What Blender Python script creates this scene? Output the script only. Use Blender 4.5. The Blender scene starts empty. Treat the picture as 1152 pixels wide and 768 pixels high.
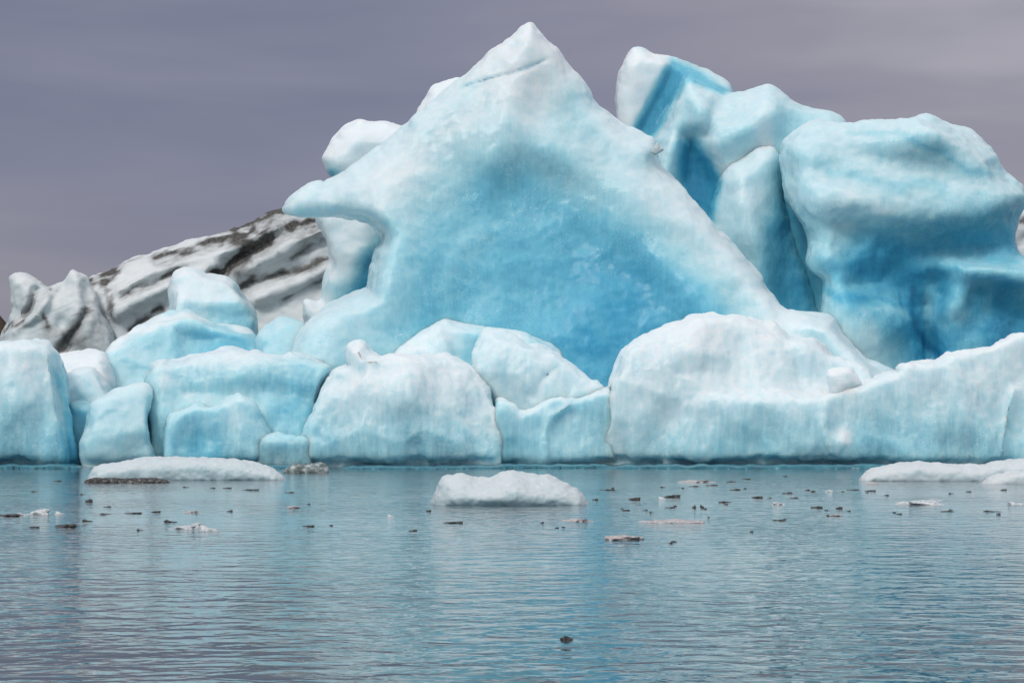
import bpy, math, random
import numpy as np

random.seed(7)
scene = bpy.context.scene
C = scene.collection

# ------------------------------------------------------------------ camera frame
F = 2243.0          # focal length in photo pixels
HZ = 490.0          # row of the horizon
CH = 1.5            # eye height over the lake


def W(u, v, y):
    return ((u - 576.0) / F * y, y, CH + (HZ - v) / F * y)


def vz(z, y):       # row at which height z appears at distance y
    return HZ - (z - CH) * F / y


# ------------------------------------------------------------------ noise
_rng = np.random.RandomState(11)
_perm = _rng.permutation(256).astype(np.int64)
_perm = np.concatenate([_perm, _perm, _perm])
_g3 = _rng.normal(size=(256, 3))
_g3 /= np.linalg.norm(_g3, axis=1)[:, None]
_cell = _rng.rand(256, 3)


def perlin(p):
    i = np.floor(p).astype(np.int64)
    f = p - i
    i &= 255
    w = f * f * f * (f * (f * 6 - 15) + 10)
    r = 0
    for dx in (0, 1):
        for dy in (0, 1):
            for dz in (0, 1):
                h = _perm[_perm[_perm[i[:, 0] + dx] + i[:, 1] + dy] + i[:, 2] + dz]
                g = _g3[h]
                d = f - np.array([dx, dy, dz])
                wt = (w[:, 0] if dx else 1 - w[:, 0]) * (w[:, 1] if dy else 1 - w[:, 1]) * (w[:, 2] if dz else 1 - w[:, 2])
                r = r + wt * np.einsum('ij,ij->i', g, d)
    return r * 1.5


def fbm(p, o=4, gain=.5):
    r, a = 0, 1.0
    for k in range(o):
        r = r + a * perlin(p + 17.3 * k)
        p = p * 2.03
        a *= gain
    return r


def ridged(p, o=4):
    r, a = 0, 1.0
    for k in range(o):
        r = r + a * (1 - 2 * np.abs(perlin(p + 9.1 * k)))
        p = p * 2.1
        a *= .5
    return r


def worley(p):
    i = np.floor(p).astype(np.int64)
    f = p - i
    best = np.full(len(p), 9.0)
    for dx in (-1, 0, 1):
        for dy in (-1, 0, 1):
            for dz in (-1, 0, 1):
                h = _perm[_perm[_perm[(i[:, 0] + dx) & 255] + ((i[:, 1] + dy) & 255)] + ((i[:, 2] + dz) & 255)]
                d = _cell[h] + np.array([dx, dy, dz]) - f
                best = np.minimum(best, np.einsum('ij,ij->i', d, d))
    return np.sqrt(best)


def sstep(a, b, x):
    t = np.clip((x - a) / (b - a), 0, 1)
    return t * t * (3 - 2 * t)


# ------------------------------------------------------------------ 2D outline fields
def chaikin(pts, n=1):
    p = np.array(pts, float)
    for _ in range(n):
        q = np.roll(p, -1, 0)
        a, b = .8 * p + .2 * q, .2 * p + .8 * q
        p = np.stack([a, b], 1).reshape(-1, 2)
    return p


def segdist(P, pts, closed):
    d = np.full(P.shape[:-1], 1e9)
    n = len(pts)
    for k in range(n if closed else n - 1):
        a, b = np.array(pts[k], float), np.array(pts[(k + 1) % n], float)
        ab = b - a
        t = np.clip(((P - a) @ ab) / max(ab @ ab, 1e-9), 0, 1)
        q = P - a - t[..., None] * ab
        d = np.minimum(d, q[..., 0] ** 2 + q[..., 1] ** 2)
    return np.sqrt(d)


def sdf(P, pts):                        # positive inside
    d = segdist(P, pts, True)
    ins = np.zeros(P.shape[:-1], bool)
    n = len(pts)
    x, y = P[..., 0], P[..., 1]
    for k in range(n):
        (x0, y0), (x1, y1) = pts[k], pts[(k + 1) % n]
        if y0 == y1:
            continue
        c = ((y0 > y) != (y1 > y)) & (x < (x1 - x0) * (y - y0) / (y1 - y0) + x0)
        ins ^= c
    return np.where(ins, d, -d)


def gauss(P, u, v, ru, rv, ang=0):
    a = math.radians(ang)
    dx, dy = P[..., 0] - u, P[..., 1] - v
    x = dx * math.cos(a) + dy * math.sin(a)
    y = -dx * math.sin(a) + dy * math.cos(a)
    return np.exp(-((x / ru) ** 2 + (y / rv) ** 2))


def feature(P, f):
    """('g',u,v,ru,rv,ang,amt) | ('p',polygon,softness,amt) | ('l',polyline,width,amt)
       | ('v',v0,v1,amt) vertical ramp | ('u',u0,u1,amt)"""
    k = f[0]
    if k == 'g':
        return f[6] * gauss(P, *f[1:6])
    if k == 'p':
        return f[3] * sstep(-f[2], f[2], sdf(P, f[1]))
    if k == 'l':
        return f[3] * np.exp(-(segdist(P, f[1], False) / f[2]) ** 2)
    if k == 'v':
        return f[3] * sstep(f[1], f[2], P[..., 1])
    if k == 'n':                        # straight ramp between two rows
        return f[3] * np.clip((P[..., 1] - f[1]) / (f[2] - f[1]), 0, 1)
    if k == 'c':                        # chiselled planes: ('c', seed, u, v, half width, half height, count, slope)
        rg = np.random.RandomState(f[1])
        best = np.zeros(P.shape[:-1])
        for _ in range(f[6]):
            a = rg.uniform(0, 2 * math.pi); sl = rg.uniform(.2, 1) * f[7]
            off = rg.uniform(.1, .75)
            e = abs(math.cos(a)) * f[4] + abs(math.sin(a)) * f[5]
            best = np.minimum(best, -sl * .045 * np.maximum((P[..., 0] - f[2]) * math.cos(a) + (P[..., 1] - f[3]) * math.sin(a) - off * e, 0))
        return best
    if k == 'u':
        return f[3] * sstep(f[1], f[2], P[..., 0])


# ------------------------------------------------------------------ surface nets
def surface_nets(V):
    nx, ny, nz = V.shape
    S = V > 0
    cnt = np.zeros((nx - 1, ny - 1, nz - 1), np.int8)
    for dx in (0, 1):
        for dy in (0, 1):
            for dz in (0, 1):
                cnt += S[dx:nx - 1 + dx, dy:ny - 1 + dy, dz:nz - 1 + dz]
    act = (cnt > 0) & (cnt < 8)
    ids = np.full(act.shape, -1, np.int64)
    ci = np.argwhere(act)
    ids[act] = np.arange(len(ci))
    acc = np.zeros((len(ci), 3))
    num = np.zeros(len(ci))
    corners = [(a, b, c) for a in (0, 1) for b in (0, 1) for c in (0, 1)]
    for a in corners:
        for ax in range(3):
            if a[ax]:
                continue
            b = list(a); b[ax] = 1
            va = V[ci[:, 0] + a[0], ci[:, 1] + a[1], ci[:, 2] + a[2]]
            vb = V[ci[:, 0] + b[0], ci[:, 1] + b[1], ci[:, 2] + b[2]]
            m = (va > 0) != (vb > 0)
            t = np.where(m, va / np.where(m, va - vb, 1), 0)
            p = np.array(a, float)[None, :].repeat(len(ci), 0)
            p[:, ax] += t
            acc += p * m[:, None]
            num += m
    verts = ci + acc / num[:, None]
    quads = []
    for ax in range(3):
        o1, o2 = [(1, 2), (2, 0), (0, 1)][ax]
        sl0 = [slice(None)] * 3; sl1 = [slice(None)] * 3
        sl0[ax] = slice(0, -1); sl1[ax] = slice(1, None)
        for o in (o1, o2):
            sl0[o] = slice(1, -1); sl1[o] = slice(1, -1)
        a, b = S[tuple(sl0)], S[tuple(sl1)]
        for flip in (False, True):
            e = np.argwhere((a & ~b) if not flip else (~a & b))
            e[:, o1] += 1; e[:, o2] += 1
            q = []
            for s1, s2 in ((0, 0), (-1, 0), (-1, -1), (0, -1)):
                c = e.copy(); c[:, o1] += s1; c[:, o2] += s2
                q.append(ids[c[:, 0], c[:, 1], c[:, 2]])
            q = np.stack(q, 1)
            quads.append(q[:, ::-1] if flip else q)
    q = np.concatenate(quads)
    return verts, q[(q >= 0).all(1)]


def normals(v, q):
    n = np.zeros_like(v)
    fn = np.cross(v[q[:, 2]] - v[q[:, 0]], v[q[:, 3]] - v[q[:, 1]])
    for k in range(4):
        np.add.at(n, q[:, k], fn)
    return n / np.maximum(np.linalg.norm(n, axis=1), 1e-9)[:, None]


def relax(v, q, it=1, lam=.5):
    for _ in range(it):
        s = np.zeros_like(v); c = np.zeros(len(v))
        for k in range(4):
            a, b = q[:, k], q[:, (k + 1) % 4]
            np.add.at(s, a, v[b]); np.add.at(c, a, 1)
            np.add.at(s, b, v[a]); np.add.at(c, b, 1)
        v = v + lam * (s / np.maximum(c, 1)[:, None] - v)
    return v


# ------------------------------------------------------------------ objects
def tag(o, label=None, cat=None, group=None, kind=None):
    if label: o['label'] = label
    if cat: o['category'] = cat
    if group: o['group'] = group
    if kind: o['kind'] = kind
    return o


def mesh_obj(name, v, q, mat, parent=None, attrs=None, origin=None):
    v = np.asarray(v, float)
    if origin is None:
        origin = np.array([(v[:, 0].min() + v[:, 0].max()) / 2, (v[:, 1].min() + v[:, 1].max()) / 2, 0.0])
    me = bpy.data.meshes.new(name)
    me.from_pydata((v - origin).tolist(), [], q.tolist() if hasattr(q, 'tolist') else q)
    me.update()
    me.polygons.foreach_set('use_smooth', [True] * len(me.polygons))
    for k, a in (attrs or {}).items():
        at = me.attributes.new(k, 'FLOAT', 'POINT')
        at.data.foreach_set('value', np.asarray(a, np.float32))
    me.materials.append(mat)
    o = bpy.data.objects.new(name, me)
    C.objects.link(o)
    if parent is not None:
        o.parent = parent
        o.location = np.array(origin) - np.array(parent.location)
    else:
        o.location = origin
    return o


def poly3(o):
    return np.array([o], float)


def solid(layers, step=2.6, dy=None, noise=(), blue=(), dirt=(), b0=.3, d0=0.0, smooth_k=.25, rel=1, wobble=10):
    """A solid of ice from one or more stacked lobes. Each lobe: outline (photo rows and columns at
    distance yc), front bulge tf, back bulge tb, edge rounding r in metres, and relief features."""
    us = [p[0] for L in layers for p in L['o']]; vs = [p[1] for L in layers for p in L['o']]
    pad = step * 3
    y0 = min(L['yc'] - L['tf'] - sum(abs(f[-1]) for f in L.get('rel', ()) if f[0] == 'v') - L.get('ex', 1.5) - .8 for L in layers)
    y1 = max(L['yc'] + L['tb'] + sum(max(f[-1], 0) for f in L.get('lean', ())) for L in layers) + .5
    ymid = layers[0]['yc']
    if dy is None:
        dy = step * ymid / F * 1.3
    gu = np.arange(min(us) - pad, max(us) + pad, step)
    gv = np.arange(min(vs) - pad, max(vs) + pad, step)
    gy = np.arange(y0 - 2 * dy, y1 + 2 * dy, dy)
    U, Vv = np.meshgrid(gu, gv, indexing='ij')
    P = np.stack([U, Vv], -1)
    tot = None
    for L in layers:
        s = sdf(P, chaikin(L['o'], L.get('ch', 2))) * L['yc'] / F
        pn = np.stack([U.ravel() * .055, np.full(U.size, L['yc'] * .37), Vv.ravel() * .055], 1)
        s = s + L.get('rag', .075) * (fbm(pn, 4, .6) - .5 * np.abs(perlin(pn * 2.3))).reshape(U.shape)
        T = np.full(U.shape, float(L['tf']))
        for f in L.get('rel', ()):
            T = T + feature(P, f)
        T = np.maximum(T, .25)
        yc = np.full(U.shape, float(L['yc']))
        for f in L.get('lean', ()):
            yc = yc + feature(P, f)
        R = L['r']
        # blur the inner distance a little so that medial creases vanish
        for _ in range(3):
            s[1:-1, 1:-1] = np.where(s[1:-1, 1:-1] > R * .25, (s[1:-1, 1:-1] * 2 + s[:-2, 1:-1] + s[2:, 1:-1] + s[1:-1, :-2] + s[1:-1, 2:]) / 6, s[1:-1, 1:-1])
        e = np.maximum(1 - s / R, 0)[:, :, None]
        d = gy[None, None, :] - yc[:, :, None]
        rr = np.where(d < 0, d / T[:, :, None], d / L['tb'])
        pw = L.get('pw', 2.0)
        G = 1 - (e ** pw + np.abs(rr) ** pw) ** (1 / pw)
        G = G * np.minimum(R, T)[:, :, None]
        if tot is None:
            tot = G
        else:
            k = L.get('k', smooth_k)
            h = np.clip(.5 + .5 * (G - tot) / k, 0, 1)
            tot = tot * (1 - h) + G * h + k * h * (1 - h)
    g, q = surface_nets(tot)
    g = relax(g, q, rel, .5)
    u = gu[0] + g[:, 0] * step; v = gv[0] + g[:, 1] * step; y = gy[0] + g[:, 2] * dy
    X = np.stack([(u - 576) / F * y, y, CH + (HZ - v) / F * y], 1)
    n = normals(X, q)
    if n[np.argmax(X[:, 2]), 2] < 0:
        q = q[:, ::-1]; n = -n
    for kind, amp, sc in noise:
        sc = np.array(sc if hasattr(sc, '__len__') else (sc,) * 3, float)
        p = X * sc
        if kind == 'fbm': dd = fbm(p, 4)
        elif kind == 'soft': dd = fbm(p, 2)
        elif kind == 'ridge': dd = ridged(p, 3) - .6
        elif kind == 'cup': dd = worley(p + .3 * fbm(p * .7, 2)[:, None]) - .5
        elif kind == 'facet':
            dd = -(worley(p + .25 * fbm(p, 2)[:, None])) + .5
        else: dd = perlin(p)
        X = X + n * (amp * dd)[:, None]
        if amp * sc.max() > .03:
            n = normals(X, q)
    Pv = np.stack([576 + X[:, 0] * F / X[:, 1], HZ - (X[:, 2] - CH) * F / X[:, 1]], -1)
    wob = np.stack([fbm(X * .35, 3), fbm(X * .35 + 40, 3)], -1) * wobble
    B = np.full(len(X), float(b0)); D = np.full(len(X), float(d0))
    for f in blue:
        B = B + feature(Pv + wob, f)
    wob2 = np.stack([fbm(X * .8, 3), fbm(X * .8 + 40, 3)], -1) * 4
    rag = np.clip(.9 + .9 * fbm(X * .5 + 7, 4, .65), .35, 1.8)
    for f in dirt:
        if f[0] == 'l':
            d = segdist(Pv + wob2, f[1], False) / (f[2] * rag)
            d2 = segdist(Pv + wob2 * 1.5 + np.array([0, -f[2] * 1.3]), f[1], False) / (f[2] * 2.6 * rag)
            D = D + f[3] * np.minimum(rag, 1.1) * np.exp(-d ** 2) + .42 * f[3] * np.exp(-d2 ** 2)
        else:
            D = D + feature(Pv + wob2, f)
    return X, q, {'blue': B, 'dirt': D}


# ------------------------------------------------------------------ node helpers
class NT:
    def __init__(self, tree):
        self.t = tree; self.x = 0
        tree.nodes.clear()

    def n(self, typ, ins=None, **kw):
        nd = self.t.nodes.new(typ)
        self.x += 180; nd.location = (self.x, 0)
        for k, v in kw.items():
            setattr(nd, k, v)
        for k, v in (ins or {}).items():
            s = nd.inputs[k]
            if isinstance(v, bpy.types.NodeSocket): self.t.links.new(v, s)
            else: s.default_value = v
        return nd

    def m(self, op, a, b=None, c=None, clamp=False):
        ins = {0: a}
        if b is not None: ins[1] = b
        if c is not None: ins[2] = c
        nd = self.n('ShaderNodeMath', ins, operation=op)
        nd.use_clamp = clamp
        return nd.outputs[0]

    def mixc(self, f, a, b, mode='MIX'):
        nd = self.n('ShaderNodeMix', None, data_type='RGBA', blend_type=mode)
        for k, v in ((0, f), (6, a), (7, b)):
            s = nd.inputs[k]
            if isinstance(v, bpy.types.NodeSocket): self.t.links.new(v, s)
            else: s.default_value = v if k == 0 else (*v, 1.0)[:4]
        return nd.outputs[2]

    def noise(self, vec, scale, detail=4, rough=.55, dist=0):
        return self.n('ShaderNodeTexNoise', {'Vector': vec, 'Scale': scale, 'Detail': detail, 'Roughness': rough, 'Distortion': dist}).outputs[0]

    def mapping(self, vec, scale=(1, 1, 1), rot=(0, 0, 0)):
        return self.n('ShaderNodeMapping', {'Vector': vec, 'Scale': scale, 'Rotation': rot}).outputs[0]

    def rng(self, v, a, b, c=0.0, d=1.0, smooth=True):
        nd = self.n('ShaderNodeMapRange', {0: v, 1: a, 2: b, 3: c, 4: d}, interpolation_type='SMOOTHSTEP' if smooth else 'LINEAR')
        return nd.outputs[0]

    def ramp(self, f, stops):
        nd = self.n('ShaderNodeValToRGB', {0: f})
        cr = nd.color_ramp
        while len(cr.elements) < len(stops): cr.elements.new(.5)
        for e, (p, c) in zip(cr.elements, stops):
            e.position = p; e.color = (*c, 1)
        return nd.outputs[0]


def new_mat(name):
    m = bpy.data.materials.new(name); m.use_nodes = True
    return m, NT(m.node_tree)


def ice_material(name, crust=.11, bump=1.0, sss=.85, rough=.20, tint=(1, 1, 1), streak=.17):
    m, N = new_mat(name)
    co = N.n('ShaderNodeTexCoord').outputs['Object']
    nz = N.n('ShaderNodeSeparateXYZ', {0: N.n('ShaderNodeNewGeometry').outputs['Normal']}).outputs[2]
    blue = N.n('ShaderNodeAttribute', attribute_name='blue').outputs['Fac']
    dirt = N.n('ShaderNodeAttribute', attribute_name='dirt').outputs['Fac']
    big = N.noise(co, .35, 4, .55, .4)
    mid = N.noise(co, 1.6, 5, .6, .3)
    st = N.noise(N.mapping(co, (2.6, 2.6, .35)), 1.0, 5, .6, .4)       # vertical melt streaks
    st2 = N.noise(N.mapping(co, (7, 7, .8)), 1.0, 4, .65, .3)
    fine = N.noise(co, 9, 4, .7)
    grain = N.noise(co, 16, 2, .7)
    t = N.m('ADD', blue, N.m('MULTIPLY', N.m('SUBTRACT', big, .5), N.rng(blue, .3, .8, .14, .30)))
    t = N.m('ADD', t, N.m('MULTIPLY', N.m('SUBTRACT', mid, .5), .10))
    t = N.m('ADD', t, N.m('MULTIPLY', N.m('SUBTRACT', st, .5), streak))
    flat_ = N.rng(nz, .15, .6, 1, .15)
    t = N.m('ADD', t, N.m('MULTIPLY', N.m('MULTIPLY', N.m('SUBTRACT', st2, .5), flat_), N.rng(t, .2, .7, streak * 1.0, streak * .8)))
    t = N.m('ADD', t, N.m('MULTIPLY', N.m('SUBTRACT', fine, .5), .12))
    t = N.m('ADD', t, N.m('MULTIPLY', N.m('SUBTRACT', grain, .5), .12))
    # snow-white weathered crust lies on the tops
    up = N.rng(nz, .05, .75)
    t = N.m('SUBTRACT', t, N.m('MULTIPLY', up, crust))
    col = N.ramp(N.m('MULTIPLY', t, 1.0, clamp=True), [
        (0.0, (.82, .87, .89)), (.16, (.67, .815, .855)), (.34, (.43, .71, .78)),
        (.56, (.19, .54, .68)), (.78, (.065, .37, .56)), (1.0, (.025, .20, .37))])
    col = N.mixc(1.0, col, tint, 'MULTIPLY')
    # crystalline pits: small pale specks
    vor = N.n('ShaderNodeTexVoronoi', {'Vector': co, 'Scale': 6.0, 'Randomness': 1.0}).outputs['Distance']
    pitzone = N.rng(N.noise(co, .45, 3), .46, .60)
    spk = N.m('MULTIPLY', N.rng(N.noise(co, 11, 5, .75), .55, .68), N.m('MULTIPLY', N.m('MULTIPLY', pitzone, .75), N.rng(t, .35, .8, 1, .25)))
    col = N.mixc(spk, col, (.86, .91, .92))
    # ash
    dn = N.m('ADD', dirt, N.m('MULTIPLY', N.m('SUBTRACT', N.noise(co, 2.2, 7, .7, .5), .5), N.rng(dirt, .02, .35, 0, .45)))
    if name == 'ashy_ice':              # fine silt lines along the layers
        ly = N.mapping(N.mapping(co, (1, 1, 1), (0, math.radians(24), 0)), (.22, .5, 3.2))
        dn = N.m('ADD', dn, N.m('MULTIPLY', N.rng(N.noise(ly, 1.0, 6, .65, .6), .50, .74), .26))
    dcol = N.ramp(N.noise(co, 5, 5, .7), [(.3, (.03, .029, .028)), (.7, (.17, .16, .15))])
    col = N.mixc(N.rng(dn, .06, 1.15), col, dcol)
    # bump
    h = N.m('ADD', N.m('MULTIPLY', N.noise(co, 2.6, 8, .7), .20), N.m('MULTIPLY', st, .18))
    h = N.m('ADD', h, N.m('MULTIPLY', N.m('MULTIPLY', st2, flat_), .10))
    h = N.m('ADD', h, N.m('MULTIPLY', N.m('MULTIPLY', vor, pitzone), .24))
    h = N.m('ADD', h, N.m('MULTIPLY', grain, .03))
    bp = N.n('ShaderNodeBump', {'Strength': .5 * bump, 'Distance': .12, 'Height': h}).outputs[0]
    rg = N.m('ADD', N.m('ADD', rough, N.m('MULTIPLY', up, .35)), N.m('MULTIPLY', N.m('SUBTRACT', fine, .5), .3))
    b = N.n('ShaderNodeBsdfPrincipled', {'Base Color': col, 'Roughness': rg, 'Normal': bp, 'IOR': 1.31, 'Specular IOR Level': .42,
                                         'Subsurface Weight': sss, 'Subsurface Radius': (.58, .86, 1.0), 'Subsurface Scale': 1.0})
    N.n('ShaderNodeOutputMaterial', {0: b.outputs[0]})
    return m


M_ice = ice_material('glacier_ice')
M_front = ice_material('fluted_front_ice', streak=.24, bump=1.1)
M_white = ice_material('weathered_white_ice', crust=.2, bump=.9, sss=.6, rough=.36)
M_dirty = ice_material('ashy_ice', crust=.12, bump=1.1, sss=0.0, rough=.6, tint=(.90, .875, .86), streak=.08)
M_floe = ice_material('floe_ice', crust=.12, bump=.9, sss=.3, rough=.45, tint=(.80, .80, .795), streak=.05)


def simple_ice(name, stops, rough, scale=6, bump=.6, trans=0.0, dist=.02):
    m, N = new_mat(name)
    co = N.n('ShaderNodeTexCoord').outputs['Object']
    col = N.ramp(N.noise(co, scale, 6, .65, .3), stops)
    bp = N.n('ShaderNodeBump', {'Strength': bump, 'Distance': dist, 'Height': N.noise(co, scale * 2, 6, .65)}).outputs[0]
    b = N.n('ShaderNodeBsdfPrincipled', {'Base Color': col, 'Roughness': rough, 'Normal': bp, 'IOR': 1.31, 'Transmission Weight': trans})
    N.n('ShaderNodeOutputMaterial', {0: b.outputs[0]})
    return m


M_foot = simple_ice('wet_blue_ice', [(.3, (.035, .15, .20)), (.55, (.055, .21, .27)), (.75, (.13, .34, .40))], .18, 1.2)
M_dark = simple_ice('ash_covered_ice', [(.32, (.015, .015, .015)), (.5, (.06, .058, .054)), (.68, (.30, .29, .28))], .55, 9)
M_clear = simple_ice('clear_grey_ice', [(.30, (.20, .23, .23)), (.42, (.52, .56, .57)), (.6, (.84, .87, .88))], .12, 7, .9)
M_grey = simple_ice('dark_glassy_ice', [(.35, (.05, .065, .065)), (.5, (.18, .22, .22)), (.66, (.55, .60, .60))], .2, 3, .9)
M_pink = simple_ice('sandy_white_ice', [(.35, (.30, .26, .25)), (.5, (.55, .50, .49)), (.7, (.74, .70, .70))], .5, 8)
M_brown = simple_ice('brown_moraine', [(.3, (.03, .022, .016)), (.55, (.09, .065, .045)), (.75, (.17, .13, .09))], .9, .25)

# ------------------------------------------------------------------ the icebergs
BOT = 548
NOTCH = ('l', [(-200, 523), (1400, 523)], 6, -.5)        # melt notch at the waterline


def berg(name, label, layers, mat=None, cat='iceberg', group=None, **kw):
    body = [L for L in layers if 'part' not in L]
    X, q, at = solid(body, **kw)
    mat = mat or (M_front if kw.get('noise') is FRONT else M_ice)
    o = mesh_obj(name, X, q, mat, attrs=at)
    tag(o, label, cat, group)
    for L in layers:
        if 'part' in L:
            X, q, at = solid([L], **kw)
            c = mesh_obj(L['part'], X, q, L.get('mat') or mat or M_ice, parent=o, attrs=at)
            if 'lab' in L: c['label'] = L['lab']
    return o


SOFT = (('soft', .35, .22), ('fbm', .11, .6), ('fbm', .03, 2.2))
CHUNK = (('soft', .40, .25), ('cup', .30, .5), ('facet', .15, .7), ('cup', .08, 1.5), ('fbm', .04, 1.1), ('fbm', .02, 3.5))
FRONT = (('soft', .30, (.35, .35, .22)), ('cup', .30, (.5, .5, .3)), ('facet', .12, (.8, .8, .5)), ('fbm', .06, (1.5, 1.5, .22)), ('cup', .09, (1.5, 1.5, .8)), ('ridge', .03, (2.2, 2.2, .5)), ('fbm', .02, 3.0))

BERGS = {}

# --- the great peaked berg
main_outline = [(319, 237), (324, 229), (335, 219), (350, 209), (358, 207), (363, 211), (385, 199), (400, 187), (420, 174),
                (440, 160), (458, 143), (470, 130), (490, 114), (505, 100), (522, 86), (540, 70), (560, 54), (579, 41), (589, 29),
                (596, 24), (603, 28), (608, 37), (619, 46), (629, 59), (641, 79), (656, 100), (672, 117), (687, 130), (700, 141),
                (720, 151), (735, 157), (740, 170), (744, 186), (760, 205), (773, 221), (787, 239), (797, 249), (815, 265),
                (831, 278), (843, 297), (858, 308), (863, 323), (874, 332), (881, 344), (892, 347), (915, 350), (937, 354),
                (948, 368), (955, 380), (966, 392), (975, 406), (990, 412), (1009, 419), (1012, 440), (1012, BOT), (306, BOT), (310, 440),
                (323, 398), (334, 374), (357, 353), (378, 340), (409, 327), (416, 325), (417, 306), (423, 283), (429, 268),
                (425, 261), (414, 251), (397, 246), (360, 244), (336, 243)]
cave = [(452, 470), (448, 370), (462, 300), (492, 238), (530, 200), (585, 178), (640, 208), (700, 246), (760, 278), (826, 335),
        (850, 385), (840, 470)]
o = berg('peaked_iceberg', 'tall pointed blue iceberg with a deep blue hollow in its face, largest of all', [
    dict(o=main_outline, yc=108, tf=2.2, tb=4.5, r=1.1, ch=1, ex=6,
         rel=(('v', 30, 520, 3.6), ('p', cave, 62, -.9), ('g', 600, 170, 60, 40, 0, .5), ('g', 690, 205, 120, 26, 32, .6),
              ('g', 455, 330, 40, 120, 8, .4), ('l', [(505, 370), (500, 320), (512, 285), (540, 262), (560, 262)], 8, .10),
              ('g', 575, 110, 26, 100, 18, .8), ('l', [(522, 100), (560, 87), (590, 78), (614, 68)], 1.6, -.22),
              ('g', 780, 330, 130, 26, 44, .9), ('g', 350, 228, 46, 26, 0, -1.3), ('g', 430, 250, 30, 60, 0, .5),
              ('g', 370, 400, 60, 70, 0, .6), ('l', [(892, 352), (930, 372), (955, 395), (968, 425)], 10, .6)),
         lean=(('v', 500, 40, 2.6),)),
], step=2.4, b0=.27, noise=(('soft', .40, .16), ('fbm', .10, .5), ('cup', .20, (.42, .42, .3)), ('cup', .05, (1.3, 1.3, .7)), ('fbm', .02, 2.4)),
    blue=(('p', cave, 40, .25), ('g', 470, 330, 60, 110, 0, .09), ('g', 420, 260, 60, 40, 0, .05), ('g', 700, 190, 60, 40, 30, .06), ('v', 300, 430, .08), ('g', 690, 330, 120, 75, 20, .22), ('g', 560, 215, 50, 45, 0, .06), ('g', 640, 420, 90, 60, 0, .12),
          ('g', 600, 70, 60, 50, 0, -.22), ('g', 450, 190, 130, 22, -42, -.14), ('g', 780, 260, 150, 40, 46, -.10),
          ('g', 645, 130, 26, 45, 30, .12), ('g', 350, 228, 34, 20, 0, -.06), ('g', 900, 380, 80, 34, 30, -.14),
          ('l', [(522, 100), (560, 87), (590, 78), (614, 68)], 2.5, .10), ('g', 370, 400, 60, 60, 0, -.02),
          ('l', [(505, 370), (500, 320), (512, 285), (540, 262), (560, 262)], 10, -.06)))
BERGS['main'] = o
X, q, at = solid([dict(o=[(731, 171), (733, 166), (738, 163), (740, 159), (742, 165), (747, 167), (748, 170), (743, 172), (738, 176)], yc=107.2, tf=.35, tb=.4, r=.12, ch=1)], step=.8, b0=.2, d0=.35,
                 noise=(('fbm', .05, 4),))
mesh_obj('ice_spur', X, q, M_dirty, parent=o, attrs=at)['label'] = 'small grey spur jutting from the right slope'

# --- behind it on the left: two white knobs
berg('white_iceberg', 'rounded white ice knob behind the left shoulder of the pointed iceberg', [
    dict(o=[(376, 203), (369, 191), (362, 179), (366, 170), (382, 151), (396, 140), (406, 136), (415, 141), (439, 138), (460, 142),
            (520, 170), (540, 300), (560, BOT), (450, BOT), (445, 300), (425, 250), (395, 215)], yc=120, tf=2.4, tb=3, r=1.3, ch=2)],
    M_white, b0=.10, noise=SOFT, blue=(('g', 372, 197, 14, 10, 0, .5),))
berg('white_iceberg', 'small white ice knob higher up behind the pointed iceberg, left of its tip', [
    dict(o=[(467, 134), (474, 112), (481, 98), (493, 92), (510, 88), (530, 88), (600, 140), (640, 300), (640, BOT), (480, BOT), (470, 300)],
         yc=126, tf=2.4, tb=3, r=2.2)], M_white, b0=.10, noise=SOFT)

# --- the white and blue wall seen below the overhang
berg('wedge_iceberg', 'smooth white ice wedge with a blue lower edge, under the arch of the pointed iceberg', [
    dict(o=[(356, 236), (400, 236), (450, 250), (455, 340), (445, BOT), (352, BOT), (352, 400), (345, 365), (341, 355), (340, 338),
            (347, 336), (356, 343), (364, 338), (363, 322), (366, 311), (371, 300), (371, 292), (367, 272), (361, 254)],
         yc=122, tf=1.6, tb=2, r=.6, ch=1, rel=(('g', 400, 300, 26, 60, 20, .8),))], M_white, b0=.13, noise=SOFT,
    blue=(('p', [(378, 345), (400, 300), (425, 262), (440, 262), (440, 340)], 16, .62), ('g', 372, 322, 14, 12, 0, .18)))

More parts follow.
